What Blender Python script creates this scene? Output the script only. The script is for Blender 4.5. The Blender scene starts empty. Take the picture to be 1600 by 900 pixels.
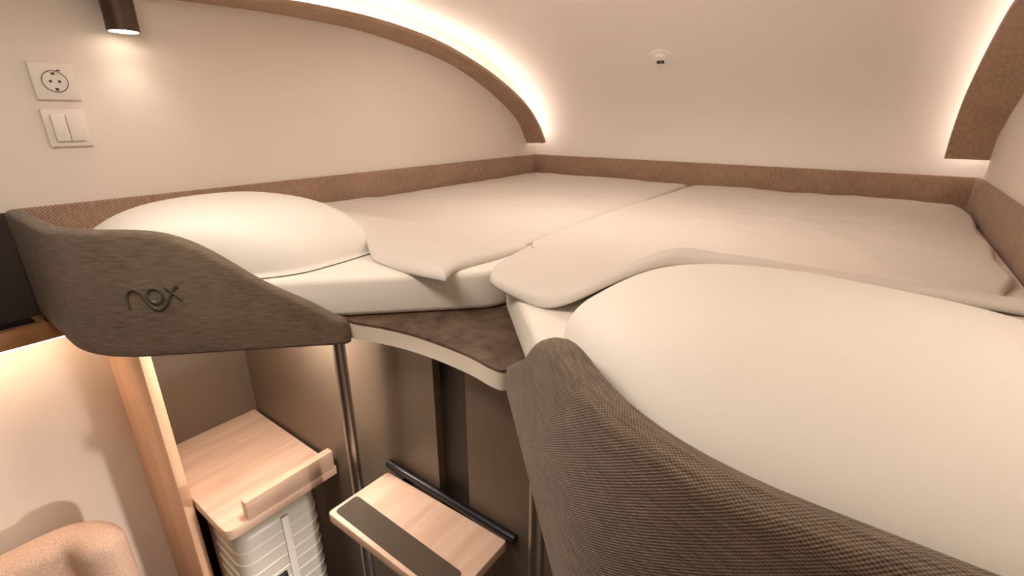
import bpy, bmesh, math, random
from mathutils import Vector, Matrix, noise
random.seed(4)
S = 0.2                      # plan units -> metres
CZ = 1.75                    # camera height
FLZ = -CZ / S                # floor in plan units
C = bpy.context.scene.collection
def W(x, y, z): return Vector((x * S, y * S, z * S + CZ))

# ---------------------------------------------------------------- camera
cam_d = bpy.data.cameras.new('camera'); cam = bpy.data.objects.new('camera', cam_d); C.objects.link(cam)
cam.location = W(0, 0, 0)
cam.rotation_euler = (math.radians(90) - math.atan(267 / 743), 0, math.radians(36.6))
cam_d.sensor_fit = 'HORIZONTAL'; cam_d.sensor_width = 36; cam_d.lens = 36 * 743 / 1600
cam_d.clip_start = 0.02
bpy.context.scene.camera = cam
# ---------------------------------------------------------------- world, exposure
world = bpy.data.worlds.new('world'); bpy.context.scene.world = world; world.use_nodes = True
world.node_tree.nodes['Background'].inputs[0].default_value = (1.0, 0.72, 0.5, 1)
world.node_tree.nodes['Background'].inputs[1].default_value = 0.05
vs = bpy.context.scene.view_settings
vs.view_transform = 'Standard'; vs.look = 'None'; vs.gamma = 1; vs.use_curve_mapping = False
vs.exposure = 0.76
WARM = (1.0, 0.86, 0.77)
LED_POWER = 1.7          # emission of the strips behind the arches
SPOT_W = .54             # wall spotlights; the right one is added
CEIL_W = 4.2             # added cabin ceiling lamp, unseen fill
UNDER_W = 4.0            # added lamp under the left bunk, brightens the shelf
LOW_W = 1.0              # added low wall lamp under the right bunk, brightens the suitcase
LEDGE_E = 13.0            # strip under the ledge

def area(name, loc, size, power, rot=(0, 0, 0), sy=None, col=WARM, spread=180):
    l = bpy.data.lights.new(name, 'AREA'); l.energy = power; l.color = col
    l.shape = 'RECTANGLE'; l.size = size; l.size_y = sy or size; l.spread = math.radians(spread)
    o = bpy.data.objects.new(name, l); C.objects.link(o); o.location = loc; o.rotation_euler = rot
    return o
area('added_cabin_light', W(-3.4, 0.4, 1.93), 0.5, CEIL_W, sy=0.25)  # fill light of the added cabin lamp
CAPS_W = 3.3            # added flat lamp on the ceiling over the beds, unseen fill
area('added_capsule_light', W(-3.2, 6.4, 1.78), 0.9, CAPS_W, rot=(math.radians(16), 0, 0), sy=0.3)  # added fill for beds and vault, tilted towards the far wall

# ---------------------------------------------------------------- materials
def lin(r, g, b):
    f = lambda c: (c / 255 / 12.92) if c / 255 <= 0.04045 else ((c / 255 + 0.055) / 1.055) ** 2.4
    return (f(r), f(g), f(b), 1)
def mat(name, col, rough=0.6, metal=0.0, spec=0.5):
    m = bpy.data.materials.new(name); m.use_nodes = True
    b = m.node_tree.nodes['Principled BSDF']
    b.inputs['Base Color'].default_value = col; b.inputs['Roughness'].default_value = rough
    b.inputs['Metallic'].default_value = metal; b.inputs['Specular IOR Level'].default_value = spec
    return m
def nn(m, t, **k):
    n = m.node_tree.nodes.new(t)
    for a, v in k.items(): setattr(n, a, v)
    return n
def lk(m, a, b): m.node_tree.links.new(a, b)
def bsdf(m): return m.node_tree.nodes['Principled BSDF']
def noise_bump(m, scale, strength, dist=0.001, detail=4, colvar=None):
    tc = nn(m, 'ShaderNodeTexCoord'); n = nn(m, 'ShaderNodeTexNoise'); n.inputs['Scale'].default_value = scale; n.inputs['Detail'].default_value = detail
    lk(m, tc.outputs['Object'], n.inputs['Vector'])
    bp = nn(m, 'ShaderNodeBump'); bp.inputs['Strength'].default_value = strength; bp.inputs['Distance'].default_value = dist
    lk(m, n.outputs['Fac'], bp.inputs['Height']); lk(m, bp.outputs['Normal'], bsdf(m).inputs['Normal'])
    if colvar:
        r = nn(m, 'ShaderNodeValToRGB'); r.color_ramp.elements[0].color = colvar[0]; r.color_ramp.elements[1].color = colvar[1]
        r.color_ramp.elements[0].position = .3; r.color_ramp.elements[1].position = .7
        lk(m, n.outputs['Fac'], r.inputs['Fac']); lk(m, r.outputs['Color'], bsdf(m).inputs['Base Color'])
    return m
def fabric(name, dark, light, pitch=0.0028, uv=False, streak=(60, 8), bump=0.6, vert=False, con=.9, wv=.3):
    m = mat(name, dark, 0.85, spec=0.2)
    tc = nn(m, 'ShaderNodeTexCoord'); sx = nn(m, 'ShaderNodeSeparateXYZ')
    if uv:
        lk(m, tc.outputs['UV'], sx.inputs[0]); U, V = sx.outputs[0], sx.outputs[1]
    else:
        lk(m, tc.outputs['Object'], sx.inputs[0])
        ad = nn(m, 'ShaderNodeMath', operation='ADD'); lk(m, sx.outputs[0], ad.inputs[0]); lk(m, sx.outputs[1], ad.inputs[1])
        U, V = ad.outputs[0], sx.outputs[2]
    def sin(s, k, ph=0):
        a = nn(m, 'ShaderNodeMath', operation='MULTIPLY_ADD'); lk(m, s, a.inputs[0]); a.inputs[1].default_value = 2 * math.pi / k; a.inputs[2].default_value = ph
        b = nn(m, 'ShaderNodeMath', operation='SINE'); lk(m, a.outputs[0], b.inputs[0]); return b.outputs[0]
    p = nn(m, 'ShaderNodeMath', operation='MULTIPLY'); lk(m, sin(U, pitch * 1.3), p.inputs[0]); lk(m, sin(V, pitch), p.inputs[1])
    h = nn(m, 'ShaderNodeMath', operation='MULTIPLY_ADD'); lk(m, p.outputs[0], h.inputs[0]); h.inputs[1].default_value = .5; h.inputs[2].default_value = .5
    cb = nn(m, 'ShaderNodeCombineXYZ')
    for s, i, k in ((U, 0, streak[1] if not vert else streak[0] * 3), (V, 1, streak[0] * 3 if not vert else streak[1])):
        q = nn(m, 'ShaderNodeMath', operation='MULTIPLY'); lk(m, s, q.inputs[0]); q.inputs[1].default_value = k; lk(m, q.outputs[0], cb.inputs[i])
    n1 = nn(m, 'ShaderNodeTexNoise'); n1.inputs['Scale'].default_value = 2.2; n1.inputs['Detail'].default_value = 5; n1.inputs['Roughness'].default_value = .7
    lk(m, cb.outputs[0], n1.inputs['Vector'])
    n2 = nn(m, 'ShaderNodeTexNoise'); n2.inputs['Scale'].default_value = 9; n2.inputs['Detail'].default_value = 3
    lk(m, tc.outputs['Object'], n2.inputs['Vector'])
    mx = nn(m, 'ShaderNodeMath', operation='MULTIPLY_ADD'); lk(m, h.outputs[0], mx.inputs[0]); mx.inputs[1].default_value = wv; 
    k1 = nn(m, 'ShaderNodeMath', operation='MULTIPLY_ADD'); lk(m, n1.outputs['Fac'], k1.inputs[0]); k1.inputs[1].default_value = con; 
    k2 = nn(m, 'ShaderNodeMath', operation='MULTIPLY_ADD'); lk(m, n2.outputs['Fac'], k2.inputs[0]); k2.inputs[1].default_value = .3; k2.inputs[2].default_value = .45 - .15 - wv / 2 - con / 2
    lk(m, k2.outputs[0], k1.inputs[2]); lk(m, k1.outputs[0], mx.inputs[2])
    r = nn(m, 'ShaderNodeValToRGB'); r.color_ramp.elements[0].color = dark; r.color_ramp.elements[1].color = light
    r.color_ramp.elements[0].position = .1; r.color_ramp.elements[1].position = .9
    lk(m, mx.outputs[0], r.inputs['Fac']); lk(m, r.outputs['Color'], bsdf(m).inputs['Base Color'])
    bp = nn(m, 'ShaderNodeBump'); bp.inputs['Strength'].default_value = bump; bp.inputs['Distance'].default_value = 0.0008
    lk(m, h.outputs[0], bp.inputs['Height']); lk(m, bp.outputs['Normal'], bsdf(m).inputs['Normal'])
    bsdf(m).inputs['Sheen Weight'].default_value = .15
    return m
def wood(name, a, b, scale=14, stretch=(1, .06, 1), rough=.45):
    m = mat(name, a, rough, spec=.4)
    tc = nn(m, 'ShaderNodeTexCoord'); mp = nn(m, 'ShaderNodeMapping'); mp.inputs['Scale'].default_value = stretch
    lk(m, tc.outputs['Object'], mp.inputs['Vector'])
    n = nn(m, 'ShaderNodeTexNoise'); n.inputs['Scale'].default_value = scale * 3; n.inputs['Detail'].default_value = 6; n.inputs['Distortion'].default_value = .6
    lk(m, mp.outputs[0], n.inputs['Vector'])
    r = nn(m, 'ShaderNodeValToRGB'); r.color_ramp.elements[0].color = a; r.color_ramp.elements[1].color = b
    r.color_ramp.elements[0].position = .3; r.color_ramp.elements[1].position = .72
    lk(m, n.outputs['Fac'], r.inputs['Fac']); lk(m, r.outputs['Color'], bsdf(m).inputs['Base Color'])
    return m
def emis(name, col, st):
    m = mat(name, (0.9, 0.9, 0.9, 1)); b = bsdf(m)
    b.inputs['Emission Color'].default_value = (*col, 1); b.inputs['Emission Strength'].default_value = st
    return m

M_plaster = noise_bump(mat('plaster', lin(238, 228, 216), .75, spec=.3), 240, .3, .0016)
M_vault = mat('vault_panel', lin(247, 240, 233), .5, spec=.4)
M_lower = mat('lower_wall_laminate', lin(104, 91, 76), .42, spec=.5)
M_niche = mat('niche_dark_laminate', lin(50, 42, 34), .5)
M_floor = noise_bump(mat('floor_vinyl', lin(96, 84, 72), .6), 60, .1, .001, colvar=(lin(84, 74, 62), lin(110, 98, 84)))
M_band = fabric('band_fabric', lin(118, 88, 70), lin(206, 174, 150), uv=False, vert=True, con=.8, wv=.75, streak=(30, 14), bump=.8, pitch=.007)
M_rib = fabric('arch_fabric', lin(140, 108, 88), lin(214, 180, 154), uv=True, con=.8, wv=.6, streak=(12, 36), bump=.4, pitch=.005)
M_panel = fabric('panel_fabric', lin(54, 47, 41), lin(166, 144, 121), uv=True, streak=(50, 14), bump=1.0, pitch=.0026, con=1.05, wv=.5)
M_back = fabric('dark_panel_fabric', lin(50, 43, 38), lin(78, 68, 60), uv=False, bump=.4)
M_sheet = noise_bump(mat('cotton_sheet', lin(238, 233, 222), .8, spec=.2), 30, .12, .004)
M_duvet = noise_bump(mat('cotton_duvet', lin(220, 212, 202), .8, spec=.2), 14, .25, .006, detail=3)
M_pillow = noise_bump(mat('cotton_pillow', lin(242, 237, 226), .8, spec=.2), 10, .2, .008, detail=3)
M_counter = noise_bump(mat('counter_laminate', lin(90, 72, 58), .55), 38, .1, .0005, detail=7, colvar=(lin(72, 56, 44), lin(112, 90, 72)))
M_fascia = mat('white_edge', lin(228, 218, 200), .5)
M_oak = wood('oak_step', lin(226, 190, 162), lin(242, 212, 190), stretch=(1, .08, 1))
M_oak2 = wood('oak_board', lin(218, 174, 138), lin(236, 198, 166), stretch=(1, 1, .05))
M_oakd = wood('dark_oak', lin(120, 84, 50), lin(150, 108, 68))
M_steel = mat('brushed_steel', (0.42, 0.40, 0.37, 1), .32, 1.0)
M_bar = mat('black_steel', (0.045, 0.045, 0.05, 1), .3, .8)
M_black = mat('black_plastic', (0.008, 0.008, 0.009, 1), .4)
M_grip = noise_bump(mat('grip_rubber', lin(84, 72, 58), .8), 900, .3, .0005)
M_white = mat('white_plastic', lin(240, 232, 222), .4)
M_case = mat('suitcase_shell', lin(206, 204, 192), .38)
M_caserib = mat('suitcase_rib', lin(232, 230, 220), .35)
M_bronze = noise_bump(mat('bronze_housing', lin(84, 68, 50), .5, .3), 300, .1, .0005)
M_logo = mat('logo_metal', lin(92, 92, 78), .45, .3)
M_boucle = noise_bump(mat('boucle', lin(206, 164, 136), .9, spec=.1), 320, .7, .003, detail=2, colvar=(lin(204, 172, 150), lin(234, 208, 188)))
M_lamp = emis('lamp_diffuser', (1, .8, .62), 7)
M_flat = emis('added_flat_panel', (1, .85, .7), .8)  # glowing face of the added ceiling and wall lamps
M_led = emis('led_strip', WARM, LED_POWER * 4)
M_ledge = emis('ledge_led', (1.0, .70, .48), LEDGE_E * 2)
M_groove = mat('groove', lin(60, 48, 38), .7)

# ---------------------------------------------------------------- mesh helpers
def link(name, me, m, parent=None, loc=None, smooth=False):
    """verts in me are world metres; shift so that origin = parent's origin (or loc)"""
    o = bpy.data.objects.new(name, me); C.objects.link(o)
    if m: me.materials.append(m)
    org = Vector((0, 0, 0))
    if parent is not None:
        p = parent
        while p is not None: org = org + p.location; p = p.parent
        if loc is not None: me.transform(Matrix.Translation(-loc)); o.location = loc - org
        else: me.transform(Matrix.Translation(-org))
        o.parent = parent
    elif loc is not None:
        me.transform(Matrix.Translation(-loc)); o.location = loc
    if smooth:
        for p in me.polygons: p.use_smooth = True
    return o
def pyd(name, vs_, fs, m, parent=None, loc=None, smooth=False, units=True, uvs=None):
    me = bpy.data.meshes.new(name)
    me.from_pydata([W(*v) if units else Vector(v) for v in vs_], [], fs)
    bm = bmesh.new(); bm.from_mesh(me); bmesh.ops.recalc_face_normals(bm, faces=bm.faces); bm.to_mesh(me); bm.free()
    if uvs:
        l = me.uv_layers.new(name='UVMap')
        for lp in me.loops: l.data[lp.index].uv = uvs[lp.vertex_index]
    return link(name, me, m, parent, loc, smooth)
def empty(name, loc, label, cat, group=None, kind=None):
    o = bpy.data.objects.new(name, None); C.objects.link(o); o.location = loc; o.empty_display_size = .05
    o['label'] = label; o['category'] = cat
    if group: o['group'] = group
    if kind: o['kind'] = kind
    return o
def tag(o, label, cat, group=None):
    o['label'] = label; o['category'] = cat
    if group: o['group'] = group
    return o
def struct(o, label=None):
    o['kind'] = 'structure'
    if label: o['label'] = label
    return o
def box_bm(a, b, bev=0.0, seg=2, rz=0, piv=None):
    bm = bmesh.new(); bmesh.ops.create_cube(bm, size=1)
    A, B = W(*a), W(*b)
    for v in bm.verts: v.co = Vector([(A[i] + B[i]) / 2 + v.co[i] * abs(B[i] - A[i]) for i in range(3)])
    if rz:
        P = W(*piv); bmesh.ops.rotate(bm, cent=P, matrix=Matrix.Rotation(rz, 3, 'Z'), verts=bm.verts)
    if bev: bmesh.ops.bevel(bm, geom=bm.edges[:], offset=bev * S, segments=seg, affect='EDGES', profile=.5)
    return bm
def frombm(name, bm, m, parent=None, loc=None, smooth=False):
    me = bpy.data.meshes.new(name); bm.to_mesh(me); bm.free()
    return link(name, me, m, parent, loc, smooth)
def box(name, a, b, m, parent=None, bev=0.0, seg=2, loc=None, smooth=None, rz=0, piv=None):
    return frombm(name, box_bm(a, b, bev, seg, rz, piv), m, parent, loc, smooth=bool(bev) if smooth is None else smooth)
def smooth_by_angle(o, deg=35):
    me = o.data
    bm = bmesh.new(); bm.from_mesh(me)
    for f in bm.faces: f.smooth = True
    for e in bm.edges:
        if len(e.link_faces) == 2 and e.calc_face_angle(0) > math.radians(deg): e.smooth = False
    bm.to_mesh(me); bm.free(); return o
def prism(name, pts, z0, z1, m, parent=None, bev=0.0, seg=2, loc=None):
    bm = bmesh.new()
    b = [bm.verts.new(W(x, y, z0)) for x, y in pts]; t = [bm.verts.new(W(x, y, z1)) for x, y in pts]
    n = len(pts)
    bm.faces.new(b[::-1]); bm.faces.new(t)
    for i in range(n): bm.faces.new((b[i], b[(i + 1) % n], t[(i + 1) % n], t[i]))
    bmesh.ops.recalc_face_normals(bm, faces=bm.faces)
    if bev:
        es = [e for e in bm.edges if abs(e.verts[0].co.z - e.verts[1].co.z) < 1e-6]
        bmesh.ops.bevel(bm, geom=es, offset=bev * S, segments=seg, affect='EDGES', profile=.5)
    o = frombm(name, bm, m, parent, loc); return smooth_by_angle(o, 40)
def tube(name, pts, r, m, parent=None, n=16, loc=None, cap=True):
    """pts in plan units, r in units"""
    P = [W(*p) for p in pts]; R = r * S; vsx = []; fs = []
    up = Vector((0, 0, 1))
    prev = None
    for i, p in enumerate(P):
        t = (P[min(i + 1, len(P) - 1)] - P[max(i - 1, 0)]).normalized()
        if prev is None:
            a = t.cross(up) if abs(t.z) < .95 else t.cross(Vector((1, 0, 0)))
        else: a = prev - t * prev.dot(t)
        a.normalize(); b = t.cross(a); prev = a
        for k in range(n):
            an = 2 * math.pi * k / n; vsx.append(p + a * R * math.cos(an) + b * R * math.sin(an))
    for i in range(len(P) - 1):
        for k in range(n):
            fs.append((i * n + k, i * n + (k + 1) % n, (i + 1) * n + (k + 1) % n, (i + 1) * n + k))
    if cap: fs.append(tuple(range(n))[::-1]); fs.append(tuple((len(P) - 1) * n + k for k in range(n)))
    o = pyd(name, vsx, fs, m, parent, loc, units=False); return smooth_by_angle(o, 40)
def catmull(pts, n=6):
    out = []; P = [Vector(p) for p in pts]
    P = [2 * P[0] - P[1]] + P + [2 * P[-1] - P[-2]]
    for i in range(1, len(P) - 2):
        for k in range(n):
            t = k / n
            out.append(.5 * ((2 * P[i]) + (-P[i - 1] + P[i + 1]) * t + (2 * P[i - 1] - 5 * P[i] + 4 * P[i + 1] - P[i + 2]) * t * t + (-P[i - 1] + 3 * P[i] - 3 * P[i + 1] + P[i + 2]) * t ** 3))
    out.append(P[-2]); return out

# ---------------------------------------------------------------- structure
XL, XR, YB, YN = -7.9, 1.53, 11.75, -6.5
ZT = 2.05
VAULT = [(YB, -2.3), (YB, -1.0), (YB - .02, -.62), (11.62, -.2), (11.32, .27), (10.72, .77), (9.75, 1.28), (8.55, 1.64), (7.2, 1.86), (6.0, 1.97), (4.2, 2.04), (2, ZT), (0, ZT), (YN, ZT)]
vc = [VAULT[0]] + [tuple(p) for p in catmull([(a, b, 0) for a, b in VAULT[1:]], 5)]
vc = [(p[0], p[1]) for p in vc]
# vault skin: outer wall curving up into the ceiling (thick shell)
vv, ff = [], []
for (y, z) in vc:
    vv += [(XL - .3, y, z), (XR + .3, y, z)]
n = len(vc)
off = []
for i, (y, z) in enumerate(vc):
    a = vc[max(i - 1, 0)]; b = vc[min(i + 1, n - 1)]
    d = Vector((b[0] - a[0], b[1] - a[1])).normalized(); off.append((y + d.y * .25, z - d.x * .25))
for (y, z) in off: vv += [(XL - .3, y, z), (XR + .3, y, z)]
for i in range(n - 1):
    ff.append((2 * i, 2 * i + 1, 2 * i + 3, 2 * i + 2)); q = 2 * n; ff.append((q + 2 * i, q + 2 * i + 2, q + 2 * i + 3, q + 2 * i + 1))
    ff.append((2 * i, 2 * i + 2, q + 2 * i + 2, q + 2 * i)); ff.append((2 * i + 1, q + 2 * i + 1, q + 2 * i + 3, 2 * i + 3))
q = 2 * n; ff.append((0, q, q + 1, 1)); ff.append((2 * n - 2, 2 * n - 1, q + 2 * n - 1, q + 2 * n - 2))
ceil = pyd('ceiling', vv, ff, M_vault); struct(ceil, 'pale vaulted ceiling curving down behind the foot of the beds'); smooth_by_angle(ceil, 30)
struct(box('wall_left', (XL - .5, YN, FLZ), (XL, YB + .2, 2.4), M_plaster), 'cream textured plaster wall on the left')
struct(box('wall_right', (XR, YN, FLZ), (XR + .5, YB + .2, 2.4), M_plaster), 'cream wall on the right of the beds')
struct(box('wall_near', (XL - .5, YN - .5, FLZ), (XR + .5, YN, 2.4), M_niche))
struct(box('floor', (XL - .5, YN - .5, FLZ - .5), (XR + .5, YB, FLZ), M_floor))
YW = 3.06
NX0, NX1 = -3.32, -2.86
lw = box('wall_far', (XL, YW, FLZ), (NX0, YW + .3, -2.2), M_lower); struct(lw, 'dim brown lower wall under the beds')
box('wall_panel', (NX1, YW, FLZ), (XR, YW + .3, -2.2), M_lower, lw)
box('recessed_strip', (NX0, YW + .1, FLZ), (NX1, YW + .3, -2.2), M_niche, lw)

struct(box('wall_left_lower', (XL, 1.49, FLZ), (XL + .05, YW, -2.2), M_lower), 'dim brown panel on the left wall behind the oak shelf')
# fabric band round the mattresses
struct(box('trim_1', (XL, 0.98, -2.0), (XL + .07, YB - .07, -1.0), M_band, bev=.015), 'brown woven band along the left wall')
struct(box('trim_2', (XL + .0, YB - .07, -2.0), (XR, YB, -1.0), M_band, bev=.015), 'brown woven band along the far wall')
struct(box('trim_3', (XR - .07, 1.25, -2.0), (XR, YB - .07, -1.0), M_band, bev=.015), 'brown woven band along the right wall')
struct(box('trim_4', (XL, YN, -2.28), (XL + .06, 0.97, -1.03), M_back, bev=.015), 'dark grey fabric panel on the wall left of the logo panel')

# ---------------------------------------------------------------- arched strips
def arch(name, label, inner, outer, xw, xf, sgn):
    xw += .012 * sgn
    """inner: wall edge curve, outer: free edge curve (y,z) lists from bottom end"""
    A = [(p[0], p[1]) for p in catmull([(a, b, 0) for a, b in inner], 8)]
    B = [(p[0], p[1]) for p in catmull([(a, b, 0) for a, b in outer], 8)]
    root = empty(name, W(xw, A[0][0], A[0][1]), label, 'light valance', 'arched fabric light strips')
    T = .07; vs_, fs, uv = [], [], []
    L = 0; n = len(A)
    for i in range(n):
        for K, x in ((A, xw), (B, xf)):
            a = K[max(i - 1, 0)]; b = K[min(i + 1, n - 1)]; d = Vector((b[0] - a[0], b[1] - a[1])).normalized()
            y, z = K[i]
            vs_ += [(x, y, z), (x, y + d.y * T, z - d.x * T)]; uv += [(L * S, x * S), (L * S, x * S + T * S)]
        if i < n - 1: L += math.hypot(A[i + 1][0] - A[i][0], A[i + 1][1] - A[i][1])
    for i in range(n - 1):
        a, b = 4 * i, 4 * i + 4
        for k, l in ((0, 2), (2, 3), (3, 1), (1, 0)): fs.append((a + k, a + l, b + l, b + k))
    fs += [(0, 1, 3, 2), (4 * n - 4, 4 * n - 2, 4 * n - 1, 4 * n - 3)]
    o = pyd('fabric_arch', vs_, fs, M_rib, root, uvs=uv); smooth_by_angle(o, 30)
    # led strip lying on the ceiling side
    vs_, fs = [], []
    xm = (xw * .55 + xf * .45)
    for i in range(n):
        K = [(A[i][0] * .55 + B[i][0] * .45, A[i][1] * .55 + B[i][1] * .45)]
        a = A[max(i - 1, 0)]; b = A[min(i + 1, n - 1)]; d = Vector((b[0] - a[0], b[1] - a[1])).normalized()
        y, z = K[0]; 
        for dx in (-.05, .05):
            for t in (T + .005, T + .035): vs_.append((xm + dx, y + d.y * t, z - d.x * t))
    for i in range(n - 1):
        a, b = 4 * i, 4 * i + 4
        for k, l in ((0, 2), (2, 3), (3, 1), (1, 0)): fs.append((a + k, a + l, b + l, b + k))
    fs += [(0, 1, 3, 2), (4 * n - 4, 4 * n - 2, 4 * n - 1, 4 * n - 3)]
    pyd('led_strip', vs_, fs, M_led, root)
    return root
LI = [(11.32, -.68), (10.85, -.08), (10.1, .39), (9.2, .80), (8.2, 1.13), (7.1, 1.33), (6.1, 1.45), (5.2, 1.49), (4.1, 1.49), (2.8, 1.45), (1.0, 1.4)]
LO = [(11.32, -.66), (10.95, -.2), (10.36, .27), (9.34, .76), (8.24, 1.13), (7.22, 1.37), (6.0, 1.51), (4.9, 1.54), (4.2, 1.52), (2.8, 1.47), (1.0, 1.42)]
RI = [(11.33, -.68), (11.25, -.30), (10.9, .05), (10.35, .37), (9.3, .85), (8.4, 1.15), (7.1, 1.36), (5.2, 1.49), (4.1, 1.49), (2.8, 1.45), (1.0, 1.4)]
RO = [(11.20, -.67), (11.2, -.24), (10.9, .26), (10.1, .74), (9.24, 1.1), (8.6, 1.25), (7.1, 1.42), (5.2, 1.52), (4.1, 1.52), (2.8, 1.47), (1.0, 1.42)]
arch('arched_light_strip', 'long brown fabric arch sweeping over the left wall', LI, LO, XL, XL + .6, 1)
arch('arched_light_strip', 'brown fabric arch on the right wall, cut by the right edge', RI, RO, XR, XR - .6, -1)

# ---------------------------------------------------------------- upholstered panels
def arc_path(p0, p1, p2, r, n=10):
    """p0->p1->p2 with a rounded corner at p1"""
    p0, p1, p2 = Vector(p0), Vector(p1), Vector(p2)
    d0 = (p0 - p1).normalized(); d2 = (p2 - p1).normalized()
    a = p1 + d0 * r; c = p1 + d2 * r
    out = []
    L = (a - p0).length; k = max(2, int(L / .09))
    for i in range(k): out.append(p0.lerp(a, i / k))
    for i in range(n + 1):
        t = i / n; out.append(a * (1 - t) ** 2 + p1 * 2 * t * (1 - t) + c * t * t)
    L = (p2 - c).length; k = max(2, int(L / .09))
    for i in range(1, k + 1): out.append(c.lerp(p2, i / k))
    return out
PROF = [(0, -1.97), (.12, -1.88), (.3, -1.75), (.5, -1.64), (.73, -1.50), (.98, -1.29), (1.15, -1.16), (1.32, -1.065), (1.5, -1.0), (1.75, -.97), (2.1, -.965), (9, -.98)]
def ptop(s):
    for (a, za), (b, zb) in zip(PROF, PROF[1:]):
        if s <= b:
            t = (s - a) / (b - a); return za + (zb - za) * t
    return PROF[-1][1]
def ptop_s(s): return sum(ptop(max(0, s + d)) for d in (-.1, -.05, 0, .05, .1)) / 5
def panel(name, label, tip, corner, wall, side, T=.155, rad=.55):
    """tip->corner->wall; side = +1 if the inner side is to the right of the walking direction"""
    path = arc_path(tip, corner, wall, rad)
    root = empty(name, W(tip[0], tip[1], -2.23), label, 'bed panel')
    zb = -2.23; m = 18
    vs_, fs, uv = [], [], []
    # arc length
    sl = [0]
    for a, b in zip(path, path[1:]): sl.append(sl[-1] + (b - a).length)
    sections = []
    for i, p in enumerate(path):
        d = (path[min(i + 1, len(path) - 1)] - path[max(i - 1, 0)]).normalized()
        nrm = Vector((d.y, -d.x)) * side       # towards the inner side
        sections.append((p, nrm, d, sl[i], 1.0))
    # rounded tip: extra sections in front of the tip
    p, nrm, d, s, _ = sections[0]
    extra = []
    for k in range(5, 0, -1):
        a = k / 5 * math.pi / 2
        extra.append((p - d * (.075 * math.sin(a)), nrm, d, -.08 * math.sin(a), max(.12, math.cos(a))))
    sections = extra + sections
    R = T / 2
    ring = None
    for (p, nrm, d, s, sc) in sections:
        zt = ptop_s(max(0, s)) - .13 * (1 - sc); zm_ = (zt + zb) / 2; hh = (zt - zb) / 2
        pts = []
        # outer face from bottom to top, over the top, inner face down
        r = R * .98
        prof = []
        for k in range(4): a = math.pi / 2 * k / 3; prof.append((.45 * r - .45 * r * math.sin(a), zb + .45 * r * (1 - math.cos(a))))
        prof = [(q[0], q[1]) for q in prof]              # bottom outer rounding: x from .45r to 0
        prof += [(0, zb + (zt - R - zb) * f) for f in (.1, .25, .4, .55, .7, .85)] + [(0, zt - .052)]
        q_ = .052
        prof = [(a_, min(b_, zt - q_)) for a_, b_ in prof]
        for k in range(1, 6): a = math.pi / 2 * k / 6; prof.append((q_ - q_ * math.cos(a), zt - q_ + q_ * math.sin(a)))
        prof += [(q_ + (T - 2 * q_) * f, zt + .006 * math.sin(math.pi * f)) for f in (0, .25, .5, .75, 1)]
        for k in range(1, 6): a = math.pi / 2 * k / 6; prof.append((T - q_ + q_ * math.sin(a), zt - q_ + q_ * math.cos(a)))
        prof += [(T, zb + (zt - R - zb) * f) for f in (.9, .6, .3, 0)]
        acc = 0
        for j, (o, z) in enumerate(prof):
            o2 = R + (o - R) * sc; z2 = zm_ + (z - zm_) * (1 - (1 - sc) * .12)
            if j: acc += math.hypot(o - prof[j - 1][0], z - prof[j - 1][1])
            q = p + nrm * o2
            vs_.append((q.x, q.y, z2))
            # v anchored at bottom for the outer face
            uv.append((s * S, acc * S))
        ring = len(prof)
    n = len(sections)
    for i in range(n - 1):
        for j in range(ring):
            k = (j + 1) % ring
            fs.append((i * ring + j, i * ring + k, (i + 1) * ring + k, (i + 1) * ring + j))
    fs.append(tuple(range(ring))); fs.append(tuple((n - 1) * ring + j for j in range(ring)))
    o = pyd('upholstery', vs_, fs, M_panel, root, uvs=uv); smooth_by_angle(o, 50)
    return root
LT = (-4.06, 2.52); LC = (-5.73, .85); LW = (-7.60, .85)
pl = panel('bunk_side_panel', 'grey-brown upholstered bed panel with embossed logo at the left', LT, LC, LW, 1)
RT = (-2.13, 2.79); RC = (-.49, 1.15); RW = (XR - .04, 1.18)
pr = panel('bunk_side_panel', 'near brown woven bed panel in front of the right pillow', RT, RC, RW, -1)

box('wood_edge', (-7.68, .85, -2.2), (-7.60, 1.0, -1.02), M_oakd, pl, bev=.01)
# logo on the left panel
Ld = Vector((1, 1, 0)).normalized()
def LP(px, pz):      # px: distance along the diagonal from logo left; on the outer face
    base = Vector((-5.405, 1.178, 0))
    q = base + Vector((px, px, 0)) / math.sqrt(2)
    o = Vector((1, -1, 0)).normalized() * .004
    return (q.x + o.x, q.y + o.y, pz)
def lpath(pts): return [LP(.02 + a * .87, -1.60 + (b + 1.60) * .87) for a, b in pts]
lx = .0
def curve2(pts, n=5): return [(p[0], p[1]) for p in catmull([(a, b, 0) for a, b in pts], n)]
swoosh = curve2([(.0, -1.70), (.0, -1.60), (.035, -1.525), (.10, -1.51), (.155, -1.56), (.19, -1.65), (.25, -1.735), (.33, -1.735), (.39, -1.67), (.44, -1.585), (.50, -1.50), (.53, -1.485)])
tube('logo_letter', lpath(swoosh), .0155, M_logo, pl, n=8)
circ = [(.285 + .075 * math.cos(a * math.pi / 12), -1.585 + .085 * math.sin(a * math.pi / 12)) for a in range(25)]
tube('logo_letter', lpath(circ), .0155, M_logo, pl, n=8)
tube('logo_letter', lpath([(.40, -1.485), (.47, -1.56), (.54, -1.64)]), .0155, M_logo, pl, n=8)

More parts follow.
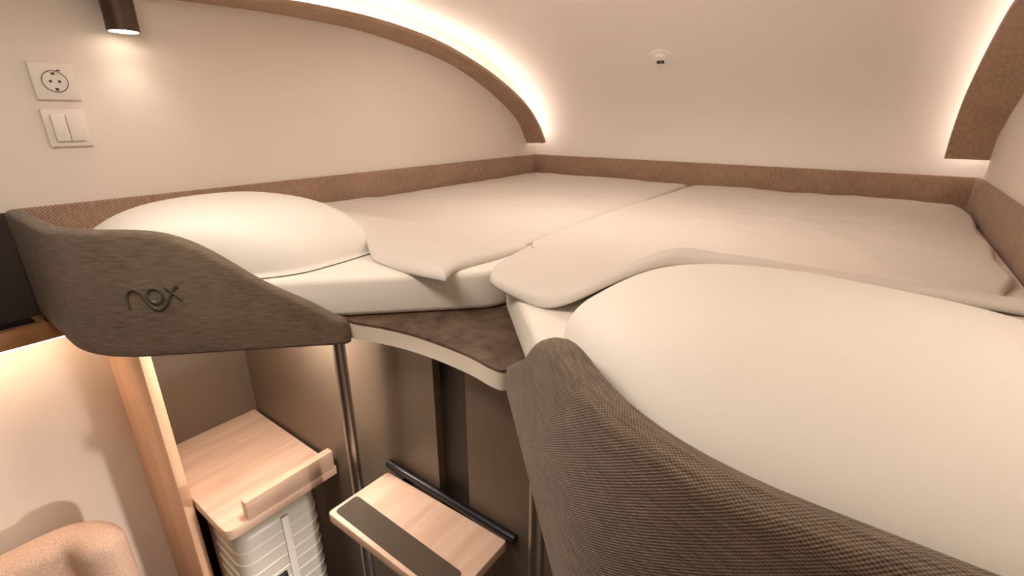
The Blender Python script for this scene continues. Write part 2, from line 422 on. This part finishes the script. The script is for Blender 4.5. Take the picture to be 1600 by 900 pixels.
# ---------------------------------------------------------------- platform / counter
front = [(p[0], p[1]) for p in catmull([(-4.15, 2.64, 0), (-3.98, 2.665, 0), (-3.72, 2.745, 0), (-3.4, 2.81, 0), (-3.05, 2.835, 0), (-2.7, 2.83, 0), (-2.5, 2.812, 0), (-2.32, 2.78, 0), (-2.19, 2.775, 0), (-2.14, 2.81, 0)], 4)]
poly = [(XL, 1.05), (-5.77, 1.05)] + front + [(-2.03, 2.93), (-.45, 1.35), (XR - .02, 1.35), (XR - .02, YB - .02), (XL, YB - .02)]
plat = empty('bunk_platform', W(-3.1, 2.8, -2.2), 'fixed bed base with brown shelf top and white curved front edge', 'bed base')
prism('base_slab', poly, -2.2, -2.03, M_fascia, plat, bev=.0)
prism('shelf_top', poly, -2.03, -2.0, M_counter, plat)

# ---------------------------------------------------------------- mattresses
def mattress(name, label, pts, z0=-1.995, z1=-1.555):
    o = prism(name, pts, z0, z1, M_sheet, None, bev=.07, seg=4, loc=W(pts[0][0], pts[0][1], z0))
    tag(o, label, 'mattress', 'white bed mattresses'); return o
def roundcorner(p0, p1, p2, r, n=5):
    p0, p1, p2 = Vector(p0), Vector(p1), Vector(p2)
    a = p1 + (p0 - p1).normalized() * r; c = p1 + (p2 - p1).normalized() * r
    return [tuple(a * (1 - t) ** 2 + p1 * 2 * t * (1 - t) + c * t * t) for t in [i / n for i in range(n + 1)]]
x0 = XL + .09; x1 = XR - .09; yb_ = YB - .1
lm = [(x0, 1.08), (-5.76, 1.08)] + roundcorner((-5.7, 1.14), (-3.02, 3.82), (-3.02, 5), .22) + [(-3.02, yb_), (x0, yb_)]
rm = [(-2.98, yb_)] + roundcorner((-2.98, 5), (-2.98, 3.89), (-.51, 1.42), .10) + [(-.51, 1.42), (x1, 1.42), (x1, yb_)]
mattress('mattress', 'white sheeted mattress of the left bed with slanted end', lm)
mattress('mattress', 'white sheeted mattress of the right bed, slanted end by the near panel', rm)

# ---------------------------------------------------------------- duvets
ZM = -1.555
def duvet(label, near, right, far, left, hfun, r=.2, nu=70, nv=110):
    """four boundary curves as (x,y) polylines; near: left->right, far: left->right, left: near->far, right: near->far"""
    def samp(c):
        P = [Vector((a, b)) for a, b in c]; L = [0]
        for a, b in zip(P, P[1:]): L.append(L[-1] + (b - a).length)
        def f(t):
            s = t * L[-1]
            for i in range(len(P) - 1):
                if s <= L[i + 1] + 1e-9: return P[i].lerp(P[i + 1], (s - L[i]) / max(1e-9, L[i + 1] - L[i]))
            return P[-1]
        return f, L[-1]
    cu = lambda c: [(p[0], p[1]) for p in catmull([(a, b, 0) for a, b in c], 6)]
    (fn, Ln), (fr, Lr), (fa, La), (fl, Ll) = samp(cu(near)), samp(cu(right)), samp(cu(far)), samp(cu(left))
    def ts(n, L):
        e = [r / L * q for q in (0, .02, .08, .2, .38, .6, .8)]
        mid = [r / L + (1 - 2 * r / L) * i / n for i in range(n + 1)]
        return e + mid + [1 - q for q in e[::-1]]
    U, V = ts(nu, Ln), ts(nv, Lr)
    c00, c10, c01, c11 = fn(0), fn(1), fa(0), fa(1)
    top, bot = [], []
    for v in V:
        for u in U:
            p = fn(u) * (1 - v) + fa(u) * v + fl(v) * (1 - u) + fr(v) * u - (c00 * (1 - u) * (1 - v) + c10 * u * (1 - v) + c01 * (1 - u) * v + c11 * u * v)
            du = min(u, 1 - u) * Ln; dv = min(v, 1 - v) * Lr
            d = min(1, min(du, dv) / r); e = math.sqrt(max(0, 1 - (1 - d) ** 2))
            b, t = hfun(p.x, p.y, u, v)
            lo = ZM + .004 + b
            wr = .026 * noise.noise(Vector((p.x * .9, p.y * .9, 3))) + .016 * noise.noise(Vector((p.x * 2.6, p.y * 2.6, 9)))
            top.append((p.x, p.y, lo + .012 + (t + wr) * (.15 + .85 * e))); bot.append((p.x, p.y, lo))
    nU, nV = len(U), len(V); N = nU * nV; fs = []
    for j in range(nV - 1):
        for i in range(nU - 1):
            a = j * nU + i; fs.append((a, a + 1, a + nU + 1, a + nU)); fs.append((N + a, N + a + nU, N + a + nU + 1, N + a + 1))
    for i in range(nU - 1):
        fs.append((i, N + i, N + i + 1, i + 1)); a = (nV - 1) * nU + i; fs.append((a, a + 1, N + a + 1, N + a))
    for j in range(nV - 1):
        a = j * nU; fs.append((a, a + nU, N + a + nU, N + a)); a = j * nU + nU - 1; fs.append((a, N + a, N + a + nU, a + nU))
    o = pyd('duvet', top + bot, fs, M_duvet, None, loc=W(near[0][0], near[0][1], ZM), smooth=True)
    tag(o, label, 'duvet', 'white duvets spread over the beds'); return o
def sst(a, b, x):
    t = max(0, min(1, (x - a) / (b - a))); return t * t * (3 - 2 * t)
def hL(x, y, u, v):
    k = 1 - sst(-5.1, -4.3, x)
    b = .30 * k * (1 - sst(3.45, 5.0, y))
    b += .03 * sst(-6.8, -7.7, x) * (1 - sst(5.6, 6.2, y))
    return b, .075 + .03 * sst(-4.6, -3.3, x) * (1 - sst(3.6, 5.0, y))
duvet('flat white duvet on the left bed, its corner turned over the mattress edge',
      [(x0 + .03, 3.70), (-6.6, 3.66), (-5.6, 3.6), (-4.85, 3.46), (-4.42, 3.26), (-4.1, 3.2), (-3.6, 3.16), (-3.2, 3.2)],
      [(-3.2, 3.2), (-3.36, 3.55), (-3.3, 4.1), (-3.26, 4.7), (-3.37, 4.95), (-3.40, 7), (-3.42, 9.5), (-3.45, 11.55)],
      [(x0 + .03, 11.6), (-5.6, 11.6), (-3.45, 11.55)],
      [(x0 + .03, 3.70), (x0 + .03, 8), (x0 + .03, 11.6)], hL)
def hR(x, y, u, v):
    k = sst(-2.1, -1.1, x)
    b = .45 * k * (1 - sst(3.75, 5.6, y))
    return b, .075
duvet('rumpled white duvet on the right bed, pulled up to the big pillow',
      [(-2.99, 3.76), (-2.93, 3.60), (-2.80, 3.42), (-2.45, 3.28), (-2.1, 3.20), (-1.72, 3.25), (-1.35, 3.42), (-.8, 3.75), (.2, 3.9), (1.0, 3.9), (1.38, 3.95)],
      [(1.38, 3.95), (1.30, 4.6), (1.06, 5.1), (1.14, 5.6), (1.20, 6.0), (1.33, 6.5), (1.29, 7.2), (1.36, 8.0), (1.33, 9.0), (1.40, 10), (1.38, 11), (1.30, 11.55)],
      [(-3.28, 11.55), (-1, 11.62), (1.30, 11.55)],
      [(-2.99, 3.76), (-3.1, 4.2), (-3.2, 4.75), (-3.33, 5.2), (-3.36, 8), (-3.28, 11.55)], hR, r=.08)

# ---------------------------------------------------------------- pillows
def pillow(label, cx, cy, hx, hy, H, rz, seed, planes, zc=ZM):
    n = 44; vs_, fs = [], []
    cr, sr = math.cos(rz), math.sin(rz)
    def pt(u, v, side):
        # u,v in -1..1 ; pinched corners
        pin = 1 - .05 * (u * u) * (v * v)
        ex = hx * u * (1 - .07 * (1 - abs(u)) * 0 - .03 * v * v * abs(u)) * pin
        ey = hy * v * (1 - .03 * u * u * abs(v)) * pin
        f = max(0, (1 - abs(u) ** 2.6)) ** .46 * max(0, (1 - abs(v) ** 2.6)) ** .46
        wr = .025 * noise.noise(Vector((u * 1.7 + seed, v * 1.7, side))) * f
        seam = .02 * H
        z = seam + (H - seam) * f + wr if side else seam - seam * min(1, f * 1.5)
        X, Y = cx + ex * cr - ey * sr, cy + ex * sr + ey * cr
        for (a, b, c) in planes:            # pressed softly against the bed panels
            k = math.hypot(a, b); d = (a * X + b * Y - c) / k; mm = .30
            if d < mm:
                d2 = mm * math.exp((d - mm) / mm); X += (d2 - d) * a / k; Y += (d2 - d) * b / k
        return (X, Y, zc + .004 + z)
    g = [math.sin((i / n - .5) * math.pi) for i in range(n + 1)]
    N = (n + 1) ** 2
    for side in (1, 0):
        for v in g:
            for u in g: vs_.append(pt(u, v, side))
    for j in range(n):
        for i in range(n):
            a = j * (n + 1) + i; fs.append((a, a + 1, a + n + 2, a + n + 1)); fs.append((N + a, N + a + n + 1, N + a + n + 2, N + a + 1))
    me_ = None
    o = pyd('pillow', vs_, fs, M_pillow, None, loc=W(cx, cy, zc), smooth=True)
    bm = bmesh.new(); bm.from_mesh(o.data); bmesh.ops.remove_doubles(bm, verts=bm.verts, dist=1e-5)
    for f in bm.faces: f.smooth = True
    bm.to_mesh(o.data); bm.free()
    tag(o, label, 'pillow', 'white pillows at the bed heads'); return o
pillow('plump white pillow behind the logo panel on the left bed', -5.97, 2.45, 1.38, 1.3, .70, .0, 1, [(-1, 1, 6.84), (0, 1, 1.08)])
pillow('large white pillow in the foreground on the right bed', -.05, 2.72, 1.5, 1.22, .70, -.04, 5, [(1, 1, .93), (0, 1, 1.34), (-1, 0, -1.43)])

# ---------------------------------------------------------------- wall socket and switch
def disc(name, cx, cy, cz, r, x0_, x1_, m, parent, n=32):
    return tube(name, [(x0_, cy, cz), (x1_, cy, cz)], r, m, parent, n=n)
sk = empty('power_socket', W(XL, 1.66, .18), 'square white power socket above the switch on the left wall', 'socket')
box('socket_frame', (XL, 1.46, .19), (XL + .05, 1.86, .59), M_white, sk, bev=.01)
ring = tube('socket_rim', [(XL + .056, 1.66 + .115 * math.cos(a * math.pi / 18), .39 + .115 * math.sin(a * math.pi / 18)) for a in range(37)], .0035, M_groove, sk, n=6)
disc('socket_insert', 0, 1.66, .39, .11, XL + .048, XL + .053, mat('socket_insert', lin(238, 230, 220), .4), sk)
for dy in (-.04, .04): disc('pin_hole', 0, 1.66 + dy, .39, .014, XL + .053, XL + .056, M_black, sk, n=12)
for dz in (-.085, .085): box('earth_clip', (XL + .053, 1.645, .39 + dz - .012), (XL + .060, 1.675, .39 + dz + .012), M_groove, sk)
box('usb_slot', (XL + .05, 1.70, .505), (XL + .054, 1.735, .517), M_black, sk)
sw = empty('light_switch', W(XL, 1.65, -.34), 'double rocker white light switch below the socket', 'switch')
box('switch_frame', (XL, 1.45, -.335), (XL + .05, 1.85, .09), M_white, sw, bev=.01)
for a in (1.515, 1.652): box('rocker', (XL + .045, a, -.27), (XL + .095, a + .131, .03), M_white, sw, bev=.008)

# ---------------------------------------------------------------- wall spotlights
def spot(label, x, y, zb, wallx, sgn, pw=1.0):
    root = empty('wall_spotlight', W(x, y, zb), label, 'lamp', 'cylindrical wall spotlights')
    n = 40; R = .165; vs_, fs = [], []
    prof = [(R - .035, zb + .05), (R - .02, zb), (R, zb), (R, zb + .62), (R - .015, zb + .635), (0.001, zb + .635)]
    for (r, z) in prof:
        for k in range(n): vs_.append((x + r * math.cos(2 * math.pi * k / n), y + r * math.sin(2 * math.pi * k / n), z))
    for i in range(len(prof) - 1):
        for k in range(n): fs.append((i * n + k, i * n + (k + 1) % n, (i + 1) * n + (k + 1) % n, (i + 1) * n + k))
    o = pyd('housing', vs_, fs, M_bronze, root); smooth_by_angle(o, 35)
    tube('diffuser', [(x, y, zb - .004), (x, y, zb + .04)], R - .018, M_lamp, root, n=32)
    a, b = sorted((wallx, x - sgn * .1))
    box('wall_mount', (a, y - .06, zb + .25), (b, y + .06, zb + .4), M_bronze, root, bev=.01)
    l = bpy.data.lights.new('spot', 'SPOT'); l.energy = SPOT_W * pw; l.color = WARM; l.spot_size = math.radians(110); l.spot_blend = .9; l.shadow_soft_size = .03
    lo = bpy.data.objects.new('spotlight_light', l); C.objects.link(lo); lo.location = W(x, y, zb - .02); lo.rotation_euler = (0, 0, 0)
    return root
spot('bronze cylinder spotlight high on the left wall above the socket', -7.6, 2.38, .97, XL, -1)
spot('added bronze cylinder spotlight, out of view high on the right wall above the big pillow', 1.25, 2.38, .97, XR, 1, 3.2)  # added twin of the left spotlight, brightens the right pillow

# added cabin ceiling lamp, out of view, fills the cabin and steps
cl = empty('added_ceiling_light', W(-3.4, 0.4, ZT), 'added flat rectangular ceiling lamp over the cabin entrance, out of view', 'lamp')
box('added_lamp_frame', (-4.75, -.3, ZT - .05), (-2.05, 1.1, ZT), M_white, cl, bev=.01)
box('added_lamp_panel', (-4.65, -.2, ZT - .06), (-2.15, 1.0, ZT - .045), M_flat, cl)

cl = empty('added_ceiling_light', W(-3.2, 6.4, ZT), 'added long flat ceiling lamp above the beds, out of view', 'lamp')  # added fixture, unseen, lights the beds and vault
box('added_lamp_frame', (-5.6, 5.6, 1.84), (-.8, 7.2, 1.93), M_white, cl, bev=.01)
box('added_lamp_panel', (-5.5, 5.7, 1.82), (-.9, 7.1, 1.845), M_flat, cl)

# ---------------------------------------------------------------- detector on the vault
def vault_at(z_over_y):
    best = None
    for (a, b) in zip(vc[1:], vc[2:]):
        fa, fb = a[1] - z_over_y * a[0], b[1] - z_over_y * b[0]
        if fa * fb <= 0 and a[0] > 5:
            t = fa / (fa - fb); return (a[0] + (b[0] - a[0]) * t, a[1] + (b[1] - a[1]) * t, Vector((0, b[0] - a[0], b[1] - a[1])).normalized())
dy, dz, dt = vault_at(1.31 / 11.7)
nrm = Vector((0, dt.z, -dt.y)); 
if nrm.y > 0: nrm = -nrm
dp = Vector((-4.44 / 11.7 * dy, dy, dz))
det = empty('smoke_detector', W(*dp), 'tiny white round detector with dark slots on the vaulted ceiling', 'detector')
def on(dn, tang=0, tx=0): q = dp + nrm * dn + dt * tang + Vector((tx, 0, 0)); return (q.x, q.y, q.z)
tube('rim', [on(-.02), on(.03)], .24, M_vault, det, n=32)
tube('dome', [on(.02), on(.09)], .13, M_vault, det, n=32)
for k, wd in ((-.055, .06), (.035, .04)):
    q0 = Vector(on(.10, -.03, k)); q1 = Vector(on(.10, -.03, k + wd))
    tube('slot', [tuple(q0), tuple(q1)], .035, M_black, det, n=10)

# ---------------------------------------------------------------- ledge at far left
le = empty('wall_ledge', W(XL, -.5, -2.5), 'dark oak wall ledge with a black inset at the far left edge', 'shelf')
box('ledge_body', (XL, -3.5, -2.50), (XL + .42, 1.02, -2.28), M_oakd, le, bev=.01)
box('black_inset', (XL + .10, -3.3, -2.285), (XL + .32, .78, -2.27), M_black, le)
box('led_strip', (XL + .34, -3.3, -2.515), (XL + .40, 1.0, -2.50), M_ledge, le)

# ---------------------------------------------------------------- lower left: board, shelf, suitcase
bd = box('wooden_partition', (XL, 1.36, FLZ), (-6.40, 1.48, -2.2), M_oak2, bev=.012, loc=W(XL, 1.4, FLZ))
tag(bd, 'upright oak partition board below the logo panel', 'partition')
sh = empty('shelf_step', W(-6.7, 2.2, -4.95), 'oak step shelf with raised lip above the white suitcase', 'shelf')
so = prism('shelf_board', [(XL, 1.49), (-5.66, 1.49)] + roundcorner((-6, 1.49), (-5.46, 1.49), (-5.46, 2), .12)[1:] + [(-5.46, 3.02), (XL, 3.02)], -4.95, -4.80, M_oak, sh, bev=.012)
box('shelf_lip', (-5.575, 1.76, -4.82), (-5.457, 3.0, -4.53), M_oak, sh, bev=.01)
box('support_leg', (-6.6, 1.62, FLZ), (-6.48, 2.95, -4.95), M_oak2, sh, bev=.01)
sc = empty('suitcase', W(-6.0, 2.1, FLZ), 'white ribbed hard-shell suitcase standing under the oak shelf', 'suitcase')
SX0, SX1, SY0, SY1, SZ0, SZ1 = -6.45, -5.58, 1.60, 2.74, FLZ + .22, -5.06
bm = box_bm((SX0, SY0, SZ0), (SX1, SY1, SZ1), .17, 5)
frombm('shell', bm, M_case, sc, smooth=True)
def rrect(x0_, x1_, y0_, y1_, r, z, n=5):
    out = []
    for (cx, cy, a0) in ((x1_ - r, y1_ - r, 0), (x0_ + r, y1_ - r, 90), (x0_ + r, y0_ + r, 180), (x1_ - r, y0_ + r, 270)):
        for k in range(n + 1):
            a = math.radians(a0 + 90 * k / n); out.append((cx + r * math.cos(a), cy + r * math.sin(a), z))
    return out + [out[0]]
z = SZ1 - .33; k = 0
while z > SZ0 + .2:
    tube('rib', rrect(SX0, SX1, SY0, SY1, .17, z), .013, M_caserib, sc, n=8, cap=False); z -= .21
box('centre_band', (SX1 - .01, 2.18, SZ0 + .15), (SX1 + .028, 2.28, SZ1 - .12), M_caserib, sc, bev=.01)
box('lock', (SX1 - .01, 1.98, SZ1 - 1.35), (SX1 + .03, 2.12, SZ1 - 1.02), M_black, sc, bev=.01)
for ax in (SX0 + .18, SX1 - .18):
    for ay in (SY0 + .2, SY1 - .2):
        tube('wheel', [(ax - .06, ay, FLZ + .11), (ax + .06, ay, FLZ + .11)], .11, M_black, sc, n=20)
        box('wheel_fork', (ax - .07, ay - .05, FLZ + .12), (ax + .07, ay + .05, SZ0 + .05), M_black, sc)
# added downlight under the left bunk, brightens shelf and lower wall
def under(label, x, pw):
    ul = empty('added_underbunk_lamp', W(x, 2.3, -2.2), label, 'lamp', 'added downlights under the bunks')
    tube('added_lamp_body', [(x, 2.3, -2.26), (x, 2.3, -2.2)], .14, M_white, ul, n=28)
    tube('added_lamp_lens', [(x, 2.3, -2.27), (x, 2.3, -2.26)], .12, M_lamp, ul, n=28)
    l = bpy.data.lights.new('under', 'POINT'); l.energy = pw; l.color = WARM; l.shadow_soft_size = .035
    lo = bpy.data.objects.new('added_underbunk_light', l); C.objects.link(lo); lo.location = W(x, 2.3, -2.38)
under('added small round downlight under the left bunk above the shelf', -5.3, UNDER_W)
wl = empty('added_wall_lamp', W(-.9, YW, -6.2), 'added small square wall lamp low under the right bunk', 'lamp')  # added lamp, unseen, to brighten the suitcase
box('added_lamp_body', (-1.15, YW - .10, -6.45), (-.65, YW, -5.95), M_white, wl, bev=.01)
box('added_lamp_lens', (-1.10, YW - .115, -6.40), (-.70, YW - .10, -6.00), M_flat, wl)
area('added_low_light', W(-.95, YW - .22, -6.2), .08, LOW_W, rot=(math.radians(90), 0, math.radians(98)), spread=60)  # narrow fill of the added lamp, aimed at the suitcase

# ---------------------------------------------------------------- poles
def pole(label, x, y):
    root = empty('steel_pole', W(x, y, FLZ), label, 'pole', 'steel poles beside the folding step')
    tube('pole_tube', [(x, y, FLZ), (x, y, -2.2)], .072, M_steel, root, n=24)
    tube('floor_flange', [(x, y, FLZ), (x, y, FLZ + .05)], .14, M_steel, root, n=24)
    return root
pole('steel pole under the tip of the logo panel, left of folding step', -4.50, 2.74)
pole('steel pole partly hidden behind the near panel, right of folding step', -1.76, 2.74)

# ---------------------------------------------------------------- folding step
fs_ = empty('folding_step', W(-3.25, 3.0, -4.3), 'oak folding step with dark grip strip and black hinge bar', 'step')
q = [(-4.13, 2.10), (-4.10, 2.93), (-2.29, 3.0), (-2.29, 2.12)]
tp = roundcorner(q[3], q[0], q[1], .06) + roundcorner(q[0], q[1], q[2], .04) + roundcorner(q[1], q[2], q[3], .04) + roundcorner(q[2], q[3], q[0], .06)
prism('tread', tp, -4.27, -4.15, M_oak, fs_, bev=.014)
gp = roundcorner((-2.42, 2.16), (-4.07, 2.16), (-4.07, 2.45), .05) + roundcorner((-4.07, 2.16), (-4.07, 2.45), (-2.42, 2.45), .05) + roundcorner((-4.07, 2.45), (-2.40, 2.44), (-2.42, 2.16), .05) + roundcorner((-2.4, 2.44), (-2.42, 2.16), (-4.07, 2.16), .05)
prism('grip_pad', gp, -4.151, -4.142, M_grip, fs_)
tube('hinge_bar', [(-4.16, 3.0, -4.10), (-2.20, 3.02, -4.10)], .05, M_bar, fs_, n=20)
for x in (-3.9, -2.55): box('bracket', (x - .06, 2.75, -4.34), (x + .06, YW, -4.27), M_bar, fs_)

# ---------------------------------------------------------------- armchair (lower left)
ar = empty('armchair', W(-7.0, 0, FLZ), 'beige bouclé armchair at the bottom left corner', 'armchair')
def softpath(name, pts, T, z0, z1, r):
    """padded wall along a plan path with rounded top"""
    P = [Vector((p[0], p[1])) for p in catmull([(a, b, 0) for a, b in pts], 6)]
    vs_, fs = [], []; secs = []
    for i, p in enumerate(P):
        d = (P[min(i + 1, len(P) - 1)] - P[max(i - 1, 0)]).normalized(); secs.append((p, d, 1))
    pre = [(P[0] - secs[0][1] * (T / 2 * math.sin(a)), secs[0][1], max(.1, math.cos(a))) for a in (math.pi / 2, 1.2, .8, .4)]
    post = [(P[-1] + secs[-1][1] * (T / 2 * math.sin(a)), secs[-1][1], max(.1, math.cos(a))) for a in (.4, .8, 1.2, math.pi / 2)]
    secs = pre + secs + post; m = 0
    for (p, d, s_) in secs:
        nr = Vector((d.y, -d.x)); prof = [(-T / 2, z0), (-T / 2, (z0 + z1) / 2)]
        for k in range(13):
            a = math.pi - math.pi * k / 12; ca, sa = math.cos(a), math.sin(a)
            prof.append(((T / 2 - r) * (1 if ca > 0 else -1) * (abs(ca) > 1e-6) + r * ca, z1 - r * (1 - sa) - (1 - s_) * r))
        prof += [(T / 2, (z0 + z1) / 2), (T / 2, z0)]; m = len(prof)
        for (o, z_) in prof: qv = p + nr * o * s_; vs_.append((qv.x, qv.y, z_))
    n = len(secs)
    for i in range(n - 1):
        for j in range(m): k = (j + 1) % m; fs.append((i * m + j, i * m + k, (i + 1) * m + k, (i + 1) * m + j))
    fs.append(tuple(range(m))); fs.append(tuple((n - 1) * m + j for j in range(m)))
    o = pyd(name, vs_, fs, M_boucle, ar, smooth=True); return o
softpath('backrest', [(-7.45, -2.4), (-7.45, -1.2), (-7.45, -.2), (-7.42, .25), (-7.3, .45), (-7.15, .55), (-7.0, .58)], .5, FLZ + .5, -5.0, .2)
frombm('seat', box_bm((-7.2, -2.1, FLZ + .5), (-5.6, .4, FLZ + 2.1), .2, 4), M_boucle, ar, smooth=True)
for (ax, ay) in ((-7.4, -2.2), (-7.4, .4), (-5.8, -1.9), (-5.8, .2)): tube('leg', [(ax, ay, FLZ), (ax, ay, FLZ + .55)], .07, M_oakd, ar, n=12)
